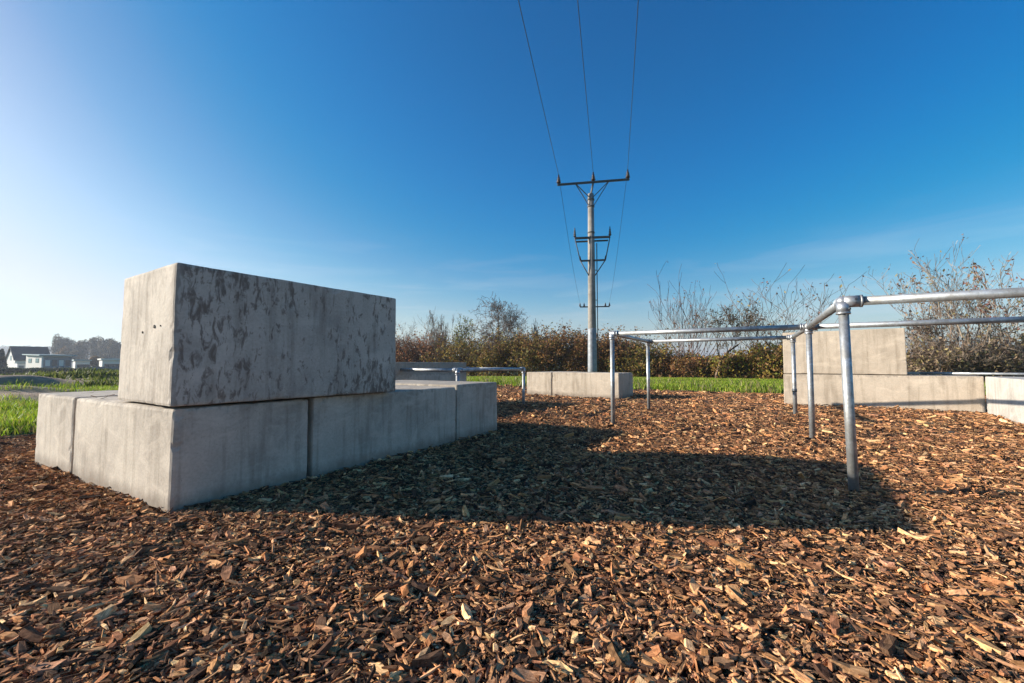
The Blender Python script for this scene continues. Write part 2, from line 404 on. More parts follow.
# right-hand wall
K = 1/1.135
r0 = Vector((6.09*K, 9.62*K, 0)); r1 = Vector((8.42*K, 7.63*K, 0)); r2 = Vector((7.26*K, 6.11*K, 0))
RA = math.atan2((r1-r0).y, (r1-r0).x); RL = (r1-r0).length
G3 = 'concrete blocks of the right-hand wall'
rb = block('long low beige block of the right wall carrying an upper block', r0, RA, RL-0.002, 0.85, -0.2, 0.655, M_CONC_WARM, G3, 8, 0.012)
block('tall beige block stacked on the left end of the right wall', r0+Vector((math.cos(RA), math.sin(RA), 0))*0.01, RA, 1.80, 0.82, 0.666, 1.47, M_CONC_WARM2, G3, 9, 0.012)
WA = math.atan2((r2-r1).y, (r2-r1).x)
block('very pale low block running out of the frame at the right edge', r1+(r2-r1).normalized()*.004, WA, 2.58, 0.85, -0.2, 0.655, M_CONC_PALE, G3, 10, 0.012)

# grey block behind the low rail frame
wl = Vector((-2.55, 7.1, 0)); we = Vector((-1.02, 9.65, 0)); LA = math.atan2((we-wl).y, (we-wl).x)
block('grey block in shade behind the white low rail, standing at eye level', wl, LA, (we-wl).length, 0.85, -0.2, 0.885, M_CONC, 'concrete blocks of the left background', 11, 0.015)

# ------------------------------------------------------------ tube frames
def tube_bm(bm, p, q, r, seg=20, cap=True):
    p = Vector(p); q = Vector(q); d = (q-p)
    mtx = Matrix.Translation((p+q)/2) @ d.to_track_quat('Z', 'Y').to_matrix().to_4x4()
    bmesh.ops.create_cone(bm, cap_ends=cap, segments=seg, radius1=r, radius2=r, depth=d.length, matrix=mtx)
def tube(name, parent, p, q, r, material=None, seg=20):
    bm = bmesh.new(); tube_bm(bm, p, q, r, seg)
    me = from_bm(bm, name, True)
    o = link(name, me, material or M_GALV, parent)
    return o
def fitting(parent, c, dirs, r=0.0305):
    """cast socket: a ball at the node, a collar with a lip down each arm, a grub screw on each"""
    bm = bmesh.new(); c = Vector(c); R1 = r*1.32
    bmesh.ops.create_uvsphere(bm, u_segments=20, v_segments=12, radius=R1, matrix=Matrix.Translation(c))
    for d, ln in dirs:
        d = Vector(d).normalized()
        tube_bm(bm, c, c+d*ln, R1, 20)
        tube_bm(bm, c+d*(ln-0.012), c+d*(ln+.002), R1*1.06, 20)
    me = from_bm(bm, 'fitting', True)
    o = link('tube_fitting', me, M_CAST, parent)
    for d, ln in dirs:
        d = Vector(d).normalized(); s = Vector((0.3, -1, 0.2)); s = (s-d*s.dot(d)).normalized()
        b2 = bmesh.new(); p = c+d*(ln*.62)+s*R1
        tube_bm(b2, p-s*.004, p+s*.008, 0.008, 8)
        link('grub_screw', from_bm(b2, 'grub_screw'), M_DARKM, o)
    return o
M_DARKM = plain('dark_steel', (0.10, 0.11, 0.12), 0.5, 0.6)
tr = empty('tube_frame', (3.4, 4.9, 0)); tag(tr, 'tall galvanised steel tube climbing frame of waist high rails standing in wood chips', 'climbing frame')
def loc(o, parent):   # keep world coordinates under a translated parent
    return o
RT = 0.0305
off = Vector((3.4, 4.9, 0))
def W(x, y, z): return Vector((x, y, z))-off
ZR = 1.283
PA, PB, PD = (2.335, 2.96), (3.455, 4.96), (4.565, 6.93)
PC, PE = (1.435, 6.11), (2.61, 8.20)
dv = Vector((PB[0]-PC[0], PB[1]-PC[1]))
PA2 = (PA[0]+1.98, PA[1]-1.02); PB2 = (PB[0]+2.02, PB[1]-1.10)
tops = {}
for k, p in dict(A=PA, B=PB, C=PC, D=PD, E=PE, F=PA2, G=PB2).items():
    lean = (-0.035, -0.01) if k == 'A' else (0, 0)
    zt = ZR if k != 'A' else ZR-0.002
    topp = W(p[0]+lean[0], p[1]+lean[1], zt); tops[k] = topp
    tube('post', tr, W(p[0], p[1], -0.25), topp, RT, seg=24)
def rail(a, b): tube('rail', tr, tops[a], tops[b], RT, seg=24)
for a, b in ('AB', 'BD', 'BC', 'DE', 'CE', 'AF', 'BG', 'FG'): rail(a, b)
def dirv(a, b): return (tops[b]-tops[a]).normalized()
dn_ = Vector((0, 0, -1))
fitting(tr, tops['A'], [(dn_, .085), (dirv('A', 'B'), .085), (dirv('A', 'F'), .105)])
fitting(tr, tops['B'], [(dn_, .08), (dirv('B', 'A'), .08), (dirv('B', 'D'), .08), (dirv('B', 'C'), .08), (dirv('B', 'G'), .08)])
fitting(tr, tops['C'], [(dn_, .08), (dirv('C', 'B'), .08), (dirv('C', 'E'), .08)])
fitting(tr, tops['D'], [(dn_, .08), (dirv('D', 'B'), .08), (dirv('D', 'E'), .08)])
fitting(tr, tops['E'], [(dn_, .08), (dirv('E', 'C'), .08), (dirv('E', 'D'), .08)])
fitting(tr, tops['F'], [(dn_, .08), (dirv('F', 'A'), .08), (dirv('F', 'G'), .08)])
fitting(tr, tops['G'], [(dn_, .08), (dirv('G', 'B'), .08), (dirv('G', 'F'), .08)])
# strap clip on the far post
bm = bmesh.new(); tube_bm(bm, W(PD[0], PD[1], 0.40), W(PD[0], PD[1], 0.45), RT*1.12, 20); link('clamp', from_bm(bm, 'clamp', True), M_DARKM, tr)

# low frame in front of the grey block
lf = empty('low_rail_frame', (-0.3, 8.2, 0)); tag(lf, 'low galvanised rail frame behind the near stack, knee high between the blocks', 'rail frame')
off = Vector((-0.3, 8.2, 0)); ZL = 0.745
a_ = W(-0.93, 7.32, ZL); b_ = W(0.245, 9.05, ZL); c_ = W(-2.14, 7.98, ZL); d_ = W(-1.05, 9.78, ZL)
for p in (a_, b_): tube('post', lf, (p.x, p.y, -0.25), p, RT)
for p, q in ((a_, b_), (a_, c_), (b_, d_)): tube('rail', lf, p, q, RT)
def nd(p, q): return (Vector(q)-Vector(p)).normalized()
fitting(lf, a_, [(dn_, .08), (nd(a_, b_), .1), (nd(a_, c_), .08)])
fitting(lf, b_, [(dn_, .08), (nd(b_, a_), .08), (nd(b_, d_), .08)])
for p, q in ((c_, a_), (d_, b_)):
    fl = fitting(lf, p, [(nd(p, q), .07)])
    fl.name = 'wall_flange'

# thin rail lying along the top of the right wall
rr_ = empty('wall_rail', (0, 0, 0)); off = Vector((0, 0, 0))
ra = Vector((math.cos(RA), math.sin(RA), 0)); rn = Vector((-ra.y, ra.x, 0))
p0 = r0+ra*1.95+rn*0.45+Vector((0, 0, 0.69)); p1 = p0+ra*2.6
rr_.location = p0; tag(rr_, 'thin grey metal rail with a pale end lying along the top of the right wall', 'rail')
tube('rail_tube', rr_, (0, 0, 0), ra*2.6, 0.022, M_GALV)
bm = bmesh.new(); bmesh.ops.create_cube(bm, size=1, matrix=Matrix.Rotation(RA, 4, 'Z') @ Matrix.Diagonal((0.26, 0.07, 0.045, 1)))
bmesh.ops.bevel(bm, geom=bm.edges[:], offset=.006, segments=2, affect='EDGES')
link('end_bracket', from_bm(bm, 'end_bracket'), M_CONC_PALE, rr_, -ra*.1)

# ------------------------------------------------------------ power line
M_POLE = concrete('pole_concrete', (0.34, 0.31, 0.27), (0.22, 0.20, 0.175), seed=21)
M_STEEL = plain('line_steel', (0.09, 0.085, 0.08), 0.7, 0.3, .4, 12)
M_INS = plain('insulator_glaze', (0.035, 0.018, 0.012), 0.25)
M_SLEEVE = plain('sleeve_steel', (0.24, 0.255, 0.27), 0.6, 0.3)
def lathe(bm, prof, mtx, seg=14):
    rings = []
    for r, z in prof:
        rings.append([bm.verts.new(mtx @ Vector((r*math.cos(2*math.pi*i/seg), r*math.sin(2*math.pi*i/seg), z))) for i in range(seg)])
    for a, b in zip(rings, rings[1:]):
        for i in range(seg): bm.faces.new((a[i], a[(i+1) % seg], b[(i+1) % seg], b[i]))
    bm.faces.new(rings[0][::-1]); bm.faces.new(rings[-1])
def bar(name, parent, p, q, wd, mt):
    bm = bmesh.new(); p = Vector(p); q = Vector(q); d = q-p
    mtx = Matrix.Translation((p+q)/2) @ d.to_track_quat('X', 'Z').to_matrix().to_4x4() @ Matrix.Diagonal((d.length, wd, wd, 1))
    bmesh.ops.create_cube(bm, size=1, matrix=mtx)
    return link(name, from_bm(bm, name), mt, parent)
def insulator(parent, p, h, r):
    bm = bmesh.new(); prof = [(r*.35, 0)]
    n = 4
    for i in range(n):
        z = h*(.12+.7*i/n); k = 1-.13*i
        prof += [(r*k, z), (r*k*.98, z+h*.03), (r*.5*k, z+h*.12)]
    prof += [(r*.32, h*.9), (r*.25, h)]
    lathe(bm, prof, Matrix.Translation(p)); return link('insulator', from_bm(bm, 'insulator', True), M_INS, parent)
YP = 18.5
base = px(592.5, 372, YP); base.z = height(base.x, base.y)
pole = empty('power_pole', base); tag(pole, 'tall concrete power pole with three crossarms rising behind the low beige blocks', 'power pole')
def pz(y): return px(592, y, YP).z-base.z
def pxx(x, y): return px(x, y, YP).x-base.x
bm = bmesh.new(); H = pz(194)
lathe(bm, [(0.20, -0.3), (0.19, 0.5), (0.165, H*.45), (0.128, H)], Matrix.Translation((0, 0, 0)), 20)
link('shaft', from_bm(bm, 'shaft', True), M_POLE, pole)
bm = bmesh.new(); lathe(bm, [(0.205, -0.2), (0.20, 0.6), (0.188, pz(330)), (0.172, pz(328))], Matrix.Translation((0.0, 0, 0)), 20)
link('base_sleeve', from_bm(bm, 'base_sleeve', True), M_SLEEVE, pole)
tube('conduit', pole, (0.25, 0.02, -.2), (0.245, 0.02, pz(243)), 0.02, M_STEEL, 8)
for zz in (pz(340), pz(300), pz(270)): bar('bracket', pole, (0.12, 0.02, zz), (0.26, 0.02, zz), 0.03, M_STEEL)
for zz in (pz(200), pz(207), pz(292), pz(233)):
    bm = bmesh.new(); lathe(bm, [(0.16, zz-.02), (0.163, zz+.03)], Matrix(), 16); link('clamp_band', from_bm(bm, 'band'), M_STEEL, pole)
# top arm with V brackets
la = Vector((pxx(557, 185), -0.12, pz(186))); rb_ = Vector((pxx(628.5, 180), -0.12, pz(180.5)))
arm = bar('crossarm', pole, la, rb_, 0.08, M_STEEL)
def on(f): return la.lerp(rb_, f)
for f0, xo in ((0.25, -.12), (0.25, -.04), (0.72, .12), (0.72, .04)):
    zz = pz(206) if abs(xo) > .1 else pz(199)
    bar('brace', pole, on(f0), (xo, -0.1, zz), 0.032, M_STEEL)
bar('arm_stem', pole, on(0.5), (0, 0, H-.05), 0.06, M_STEEL)
tips = []
for f0 in (0.02, 0.5, 0.98):
    p = on(f0)+Vector((0, 0, .05)); insulator(arm, p, 0.40, 0.105); tips.append(p+Vector((0, 0, .40))+base)
# second arm, third arm, struts
l2 = Vector((pxx(574.5, 239), -.1, pz(239))); r2_ = Vector((pxx(609.5, 238), -.1, pz(237.5)))
arm2 = bar('crossarm', pole, l2, r2_, 0.085, M_STEEL)
bar('crossarm', pole, l2+Vector((0.05, .2, -.1)), r2_+Vector((-.05, .2, -.1)), 0.06, M_STEEL)
for p in (l2, r2_): insulator(arm2, p+Vector((0, 0, .04)), 0.42, 0.07)
l3 = Vector((pxx(580, 261), -.1, pz(261.5))); r3 = Vector((pxx(605, 261), -.1, pz(260.5)))
arm3 = bar('crossarm', pole, l3, r3, 0.07, M_STEEL)
for p in (l3, r3): insulator(arm3, p+Vector((0, 0, .03)), 0.17, 0.045)
for s_, a, b2 in ((-1, l2, l3), (1, r2_, r3)):
    mid = b2+Vector((0, 0, 0)); end = Vector((s_*.1, -.08, pz(277)))
    tube('jumper_cable', pole, a, mid, 0.022, M_STEEL, 8); tube('jumper_cable', pole, mid, end, 0.022, M_STEEL, 8)

# next pole of the line
YQ = 45.0
b2 = px(594.8, 372, YQ); b2.z = float(height(b2.x, b2.y))
fp = empty('power_pole', b2); tag(fp, 'distant small power pole hidden behind the near pole except for its crossarm', 'power pole')
def qz(y): return px(594, y, YQ).z-b2.z
bm = bmesh.new(); lathe(bm, [(0.18, -.3), (0.12, qz(304))], Matrix(), 12); link('shaft', from_bm(bm, 'shaft', True), M_POLE, fp)
qa = Vector((px(580, 306, YQ).x-b2.x, 0, qz(307))); qb = Vector((px(609.5, 306, YQ).x-b2.x, 0, qz(306.5)))
fa = bar('crossarm', fp, qa, qb, 0.12, M_STEEL)
qt = []
for f0 in (0.0, 0.14, 0.86, 1.0):
    p = qa.lerp(qb, f0)+Vector((0, 0, .05)); insulator(fa, p, 0.38, 0.12); qt.append(p+Vector((0, 0, .4))+b2)

M_WIRE = plain('wire', (0.05, 0.05, 0.055), 0.5, 0.4)
def wire(p, q, sag, r, label, group):
    bm = bmesh.new(); p = Vector(p); q = Vector(q); n = 40; pts = []
    for i in range(n+1):
        t_ = i/n; c_ = p.lerp(q, t_); c_.z -= 4*sag*t_*(1-t_); pts.append(c_)
    rings = []
    side = (q-p).cross(Vector((0, 0, 1))).normalized(); up = Vector((0, 0, 1))
    for c_ in pts: rings.append([bm.verts.new(c_+(side*math.cos(k*math.pi*2/5)+up*math.sin(k*math.pi*2/5))*r) for k in range(5)])
    for a, b in zip(rings, rings[1:]):
        for k in range(5): bm.faces.new((a[k], a[(k+1) % 5], b[(k+1) % 5], b[k]))
    o = link('power_line', from_bm(bm, 'wire'), M_WIRE); tag(o, label, 'cable', group); return o
GW = 'cables of the power line'
nearend = []
names = ('left', 'middle', 'right')
# overhead towards and past the camera: ends read from where each leaves the top of the frame
for k, (x0, nm) in enumerate(((518, 'leftmost'), (577.5, 'middle'), (638.5, 'rightmost'))):
    p = tips[k]
    # depth at which a wire 0.35 m lower crosses the top of the frame
    c_, s_ = math.cos(PITCH), math.sin(PITCH); b_v = 341.5/427
    el = (s_+b_v*c_)/(c_-b_v*s_); Yc = (p.z-0.45-CAMH)/el
    q = px(x0, 0, Yc); q2 = p+(q-p)*((p.y+30)/(p.y-Yc)); q2.z = p.z-.3
    wire(p, q2, 0.55, 0.010, '%s of the three overhead cables running from the top crossarm up out of the frame' % nm, GW)
for k, j, nm in ((0, 0, 'left'), (2, 3, 'right')):
    wire(tips[k], qt[j], 0.5, 0.009, 'thin %s cable sagging from the top crossarm to the distant pole' % nm, GW)

# ------------------------------------------------------------ mulch chips
def template(n, r, near_):
    kind = r.choice(4, p=[.36, .26, .16, .22])
    if kind == 0:      # splinter with slanting ends
        wd = r.uniform(.10, .22); th = r.uniform(.04, .08); sk = r.uniform(-.12, .12)
        o = [(-.5, -wd*r.uniform(.1, .5)), (r.uniform(-.1, .2), -wd*.5), (.5-abs(sk), -wd*r.uniform(.2, .5)), (.5, wd*r.uniform(-.2, .4)), (r.uniform(-.1, .3), wd*.5), (-.42, wd*r.uniform(.15, .5))]
    elif kind == 1:    # ragged flake
        wd = r.uniform(.22, .42); th = r.uniform(.03, .06)
        o = [(-.5, -wd*r.uniform(.05, .45)), (-.15, -wd*r.uniform(.35, .6)), (.38, -wd*r.uniform(.3, .55)), (.5, wd*r.uniform(-.1, .3)), (.12, wd*r.uniform(.35, .6)), (-.36, wd*r.uniform(.25, .55))]
    elif kind == 2:    # blocky bark chunk
        wd = r.uniform(.4, .7); th = r.uniform(.14, .24)
        o = [(-.5, -wd*r.uniform(.1, .5)), (0, -wd*r.uniform(.4, .6)), (.45, -wd*r.uniform(.2, .5)), (.5, wd*r.uniform(0, .4)), (.05, wd*r.uniform(.4, .6)), (-.4, wd*r.uniform(.2, .5))]
    else:              # thin pale stick
        wd = r.uniform(.045, .09); th = r.uniform(.03, .06)
        o = [(-.5, -wd*.3), (-.1, -wd*.5), (.48, -wd*.4), (.5, wd*.3), (0, wd*.5), (-.46, wd*.4)]
    o = np.array(o)
    if not near_: o = o[[0, 2, 3, 5]]
    n = len(o); x, y = o[:, 0], o[:, 1]
    bend = r.uniform(-.35, .35); tw = r.uniform(-.9, .9)
    zb = bend*x*x+tw*x*y+r.uniform(-.012, .012, n)
    top = np.c_[x*.96, y*r.uniform(.75, .95), zb+th/2*r.uniform(.6, 1.3, n)]; bot = np.c_[x, y, zb-th/2]
    Vt = np.r_[top, bot]; T = []
    if near_:
        a_ = 0 if r.random() < .5 else 1
        order = [(0, 1, 5), (1, 4, 5), (1, 2, 4), (2, 3, 4)] if a_ else [(0, 1, 4), (0, 4, 5), (1, 2, 3), (1, 3, 4)]
        T += order
    else: T += [(0, 1, 3), (1, 2, 3)] if r.random() < .5 else [(0, 1, 2), (0, 2, 3)]
    for i in range(n):
        j = (i+1) % n; T += [(n+i, n+j, j), (n+i, j, i)]
    return Vt, np.array(T)
pal = np.array([(0.56, 0.335, 0.175), (0.48, 0.25, 0.12), (0.33, 0.175, 0.092), (0.17, 0.098, 0.060), (0.40, 0.235, 0.135),
                (0.09, 0.058, 0.042), (0.66, 0.46, 0.26), (0.42, 0.26, 0.16), (0.22, 0.12, 0.07), (0.06, 0.043, 0.034)])
pw = np.array([.13, .10, .13, .16, .10, .15, .08, .05, .05, .08]); pw /= pw.sum()
def chips(X, Y, size, r, near_, z_lift, zbase=None):
    n = len(X); tid = r.integers(0, 48, n)
    tm = [template(7 if near_ else 4, r, near_) for _ in range(48)]
    Vs, Fs, Cs, Gs = [], [], [], []; base_i = 0
    zz = (height(X, Y) if zbase is None else zbase)+z_lift
    yaw = r.uniform(0, 2*np.pi, n); tilt = np.abs(r.normal(0, .34, n)); ta = r.uniform(0, 2*np.pi, n)
    ct, st = np.cos(tilt), np.sin(tilt); ax, ay = np.cos(ta), np.sin(ta); cz, sz = np.cos(yaw), np.sin(yaw)
    # axis-angle tilt times yaw
    Rt = np.empty((n, 3, 3)); o1 = 1-ct
    Rt[:, 0, 0] = ct+ax*ax*o1; Rt[:, 0, 1] = ax*ay*o1; Rt[:, 0, 2] = ay*st
    Rt[:, 1, 0] = ax*ay*o1; Rt[:, 1, 1] = ct+ay*ay*o1; Rt[:, 1, 2] = -ax*st
    Rt[:, 2, 0] = -ay*st; Rt[:, 2, 1] = ax*st; Rt[:, 2, 2] = ct
    Ry = np.zeros((n, 3, 3)); Ry[:, 0, 0] = cz; Ry[:, 0, 1] = -sz; Ry[:, 1, 0] = sz; Ry[:, 1, 1] = cz; Ry[:, 2, 2] = 1
    Rm = Rt @ Ry
    ci = r.choice(len(pal), n, p=pw); C = (pal[ci])*np.array([1.15, 1.02, .91])*r.uniform(.75, 1.3, (n, 1))*(1+r.uniform(-.06, .06, (n, 3)))
    asp = r.uniform(.75, 1.35, n)*np.clip((.036/size)**.6, .45, 1.3)
    for k in range(48):
        s = np.where(tid == k)[0]
        if not len(s): continue
        Vt, T = tm[k]
        v = Vt[None]*size[s, None, None]; v[:, :, 1] *= asp[s, None]
        v = np.einsum('nij,nkj->nki', Rm[s], v)
        v[:, :, 0] += X[s, None]; v[:, :, 1] += Y[s, None]; v[:, :, 2] += zz[s, None]
        f = T[None]+(np.arange(len(s))*len(Vt))[:, None, None]+base_i
        Gs.append((Vt[None]*np.array([1., 1., 1.])+r.uniform(0, 60, (len(s), 1, 3))).reshape(-1, 3))
        Vs.append(v.reshape(-1, 3)); Fs.append(f.reshape(-1, 3)); Cs.append(np.repeat(C[s], len(T), 0)*r.uniform(.8, 1.2, (len(s)*len(T), 1))); base_i += len(s)*len(Vt)
    return np.concatenate(Vs), np.concatenate(Fs), np.concatenate(Cs), np.concatenate(Gs)
def blocked(X, Y):
    b = np.zeros(len(X), bool)
    for o0, ang, lx, ly in (((-2.0, 2.54), A0, 3.6, 1.57), ((wl.x, wl.y), LA, 3.0, .85), ((r0.x, r0.y), RA, RL, .85)):
        dx = X-o0[0]; dy = Y-o0[1]; u = dx*math.cos(ang)+dy*math.sin(ang); v = -dx*math.sin(ang)+dy*math.cos(ang)
        b |= (u > .02) & (u < lx-.02) & (v > .02) & (v < ly-.02)
    return b
def scatter(y0, y1, dens, r):
    area = (y1-y0)*((1.3*(y0+y1)/2+1)*2)
    n = int(area*dens); Y = r.uniform(y0, y1, n); X = r.uniform(-1, 1, n)*(1.3*y1+1)
    k = (np.abs(X) < 1.3*Y+1) & (mulch_sd(X, Y) > r.normal(-.05, .22, n)) & ~blocked(X, Y)
    return X[k], Y[k]
allV, allF, allC, allG = [], [], [], []; vb = 0
bands = [(0.55, 1.6, 13500), (1.6, 2.6, 11500), (2.6, 3.6, 8000), (3.6, 5, 4800), (5, 7, 2600), (7, 9.5, 1400), (9.5, 13, 700), (13, 20, 320)]
for y0, y1, dn2 in bands:
    X, Y = scatter(y0, y1, dn2, rng)
    s = 1.0 if y0 < 3 else (y0/3)**.55
    size = np.clip(rng.lognormal(math.log(0.0265), .60, len(X)), .009, .12 if y0 > 1.5 else .095)*s
    lift = rng.uniform(-0.026, 0.010, len(X))*min(s, 1.4)
    v, f, c, g_ = chips(X, Y, size, rng, y0 < 2.5, lift)
    allV.append(v); allF.append(f+vb); allC.append(c); allG.append(g_); vb += len(v)
me = raw_mesh('wood_chips', np.concatenate(allV), np.concatenate(allF), 3, np.concatenate(allC), grain=np.concatenate(allG))
mulch = link('wood_chips', me, M_CHIP)
tag(mulch, 'brown bark and wood chips covering the playground floor', 'wood chips', kind='stuff')
del allV, allF, allC, allG
# a few dark crumbs on top of the low blocks
n = 60; uu = rng.uniform(.05, 1.6, n); vv = rng.normal(1.6, .1, n)
vv = np.where(rng.random(n) < .5, vv, rng.uniform(.9, 2.3, n))
X = near.x+U.x*uu+V_.x*vv; Y = near.y+U.y*uu+V_.y*vv
v, f, c, g_ = chips(X, Y, rng.uniform(.015, .06, n), rng, True, np.full(n, .006), np.full(n, .585))
cr_ = link('wood_chips', raw_mesh('crumbs', v, f, 3, c*.6, grain=g_), M_CHIP); tag(cr_, 'scattered dark wood chips lying on top of the left low blocks', 'wood chips', kind='stuff')

# ------------------------------------------------------------ grass
def blades(name, X, Y, h, wd, cols, r, label):
    n = len(X); z = height(X, Y); a = r.uniform(0, np.pi, n); lean = r.normal(0, .35, (n, 2))*h[:, None]
    dx = np.cos(a)*wd/2; dy = np.sin(a)*wd/2
    V = np.empty((n, 5, 3))
    V[:, 0] = np.c_[X-dx, Y-dy, z-.01]; V[:, 1] = np.c_[X+dx, Y+dy, z-.01]
    V[:, 2] = np.c_[X+dx*.8+lean[:, 0]*.4, Y+dy*.8+lean[:, 1]*.4, z+h*.6]; V[:, 3] = np.c_[X-dx*.8+lean[:, 0]*.4, Y-dy*.8+lean[:, 1]*.4, z+h*.6]
    V[:, 4] = np.c_[X+lean[:, 0], Y+lean[:, 1], z+h]
    b5 = (np.arange(n)*5)[:, None]
    F = np.concatenate([b5+np.array([[0, 1, 2]]), b5+np.array([[0, 2, 3]]), b5+np.array([[3, 2, 4]])])
    C = np.array(cols)[r.integers(0, len(cols), n)]*r.uniform(.75, 1.25, (n, 1)); C = np.tile(C, (3, 1))
    o = link(name, raw_mesh(name, V.reshape(-1, 3), F, 3, C), M_GRASS); tag(o, label, 'grass', kind='stuff'); return o
GC = [(0.24, 0.36, 0.015), (0.32, 0.44, 0.02), (0.14, 0.22, 0.02), (0.40, 0.44, 0.05), (0.25, 0.38, 0.02), (0.38, 0.33, 0.10)]
# left bank
n = 130000; Y = rng.uniform(4.2, 14, n); X = rng.uniform(-18, -4.5, n)
k = (mulch_sd(X, Y) < rng.normal(-.03, .06, n)) & (X > -1.35*Y-1) & (dirt_mask(X, Y) < rng.uniform(.15, .6, n)); X, Y = X[k], Y[k]
clump = .5+.5*wob(X, Y, 3.1, 2)
blades('grass', X, Y, rng.uniform(.05, .13, len(X))*(.6+.9*clump), rng.uniform(.008, .018, len(X)), GC, rng, 'bright green grass and weeds on the bank at the left edge')
# back strip
n = 210000; X = rng.uniform(-9, 20, n); bk = (13.5-0.575*(X-6.4)); Y = bk+rng.uniform(-.6, 13, n)**1.0
k = (mulch_sd(X, Y) < rng.normal(-.05, .22, n)+.35*wob(X, Y, 2.7, 5)) & (np.abs(X) < 1.3*Y+1) & (wob(X, Y, 1.9, 1) > rng.normal(-.75, .3, n)); X, Y = X[k], Y[k]
blades('grass', X, Y, rng.uniform(.06, .16, len(X)), rng.uniform(.015, .035, len(X)), GC, rng, 'strip of green grass between the wood chips and the hedge')
n = 9000; X = rng.uniform(-9, 20, n); Y = (13.5-0.575*(X-6.4))+rng.exponential(1.6, n)-.3
k = wob(X, Y, 4.3, 6) > rng.normal(.25, .2, n); X, Y = X[k], Y[k]
blades('grass', X, Y, rng.uniform(.15, .34, len(X)), rng.uniform(.02, .04, len(X)), [(0.34, 0.30, 0.12), (0.22, 0.28, 0.04), (0.28, 0.24, 0.10), (0.16, 0.24, 0.02)], rng, 'taller straw coloured and green tufts along the edge of the grass strip')
# hummock grass further left
n = 90000; Y = rng.uniform(13, 42, n); X = rng.uniform(-1.35, -.5, n)*Y
k = dirt_mask(X, Y) < rng.uniform(.2, .7, n); X, Y = X[k], Y[k]
blades('grass', X, Y, rng.uniform(.08, .28, len(X)), rng.uniform(.03, .07, len(X)), [(0.09, 0.12, 0.02), (0.18, 0.22, 0.03), (0.22, 0.22, 0.06), (0.06, 0.08, 0.02)], rng, 'rough green grass over the earth hummocks in the left distance')

# ------------------------------------------------------------ trees and shrubs
def seg_mesh(name, S, cols, r, k=4):
    """S rows: p0(3) p1(3) r0 r1 -> k-sided tapered prisms"""
    S = np.array(S); n = len(S); d = S[:, 3:6]-S[:, :3]; d /= np.linalg.norm(d, axis=1)[:, None]+1e-9
    a = np.where(np.abs(d[:, 2:3]) > .9, np.array([[1., 0, 0]]), np.array([[0, 0, 1.]]))
    s = np.cross(d, a); s /= np.linalg.norm(s, axis=1)[:, None]; u = np.cross(s, d)
    V = np.empty((n, 2*k, 3))
    for i in range(k):
        w_ = s*math.cos(2*math.pi*i/k)+u*math.sin(2*math.pi*i/k)
        V[:, i] = S[:, :3]+w_*S[:, 6:7]; V[:, k+i] = S[:, 3:6]+w_*S[:, 7:8]
    F = []
    b = (np.arange(n)*2*k)[:, None]
    for i in range(k):
        j = (i+1) % k; F.append(b+np.array([[i, j, k+j, k+i]]))
    F = np.concatenate(F)
    C = np.array(cols)[r.integers(0, len(cols), n)]*r.uniform(.8, 1.2, (n, 1)); C = np.tile(C, (k, 1))
    return raw_mesh(name, V.reshape(-1, 3), F, 4, C)
def grow(r, h, spread=.5, depth=5, split=3, trunk_r=.08, up=.35, stems=1, crook=.16, start=.3, min_r=.011):
    S = []; tipsl = []
    def branch(p, d, ln, rad, lev):
        nseg = 3 if lev > 1 else 4
        for i in range(nseg):
            d = d+r.normal(0, crook, 3)+np.array([0, 0, up*.12]); d /= np.linalg.norm(d)
            q = p+d*ln/nseg; r2 = max(rad*(1-.16), min_r*.7)
            S.append((*p, *q, rad, r2)); p = q; rad = r2
            if lev < depth and (i >= 1 or lev > 0):
                for _ in range(r.integers(1, split+1) if lev < depth-1 else split):
                    if r.random() < .75:
                        nd_ = d*(1-spread)+r.normal(0, 1, 3)*spread; nd_[2] = abs(nd_[2])*.6+up*.5; nd_ /= np.linalg.norm(nd_)
                        branch(p, nd_, ln*r.uniform(.42, .72), max(rad*r.uniform(.4, .65), min_r*.7), lev+1)
        tipsl.append(p)
    for s in range(stems):
        d = np.array([r.normal(0, .28 if stems > 1 else .04), r.normal(0, .28 if stems > 1 else .04), 1.]); d /= np.linalg.norm(d)
        p = np.array([r.normal(0, .25), r.normal(0, .25), -.1]) if stems > 1 else np.array([0, 0, -.2])
        branch(p, d, h*(.62 if stems == 1 else .5), trunk_r, 0)
    return np.array(S), np.array(tipsl)
def leaf_mesh(name, P_, size, cols, r, flat=.5):
    n = len(P_); nrm = r.normal(0, 1, (n, 3)); nrm /= np.linalg.norm(nrm, axis=1)[:, None]
    a = np.cross(nrm, r.normal(0, 1, (n, 3))); a /= np.linalg.norm(a, axis=1)[:, None]; b = np.cross(nrm, a)
    s = size*r.uniform(.6, 1.4, (n, 1))
    V = np.stack([P_-a*s, P_-b*s*.55+nrm*s*.1, P_+a*s, P_+b*s*.55+nrm*s*.1], 1)
    F = np.arange(n*4).reshape(n, 4)
    C = np.array(cols)[r.integers(0, len(cols), n)]*r.uniform(.7, 1.3, (n, 1))
    return raw_mesh(name, V.reshape(-1, 3), F, 4, C)
BROWN = [(0.24, 0.10, 0.04), (0.32, 0.15, 0.045), (0.15, 0.075, 0.035), (0.36, 0.20, 0.07), (0.19, 0.14, 0.04)]
RUST = [(0.28, 0.10, 0.05), (0.34, 0.14, 0.06), (0.18, 0.08, 0.045), (0.24, 0.13, 0.07), (0.38, 0.22, 0.09)]
OLIVE = [(0.32, 0.21, 0.05), (0.20, 0.18, 0.04), (0.38, 0.26, 0.06), (0.26, 0.13, 0.045), (0.15, 0.14, 0.035)]
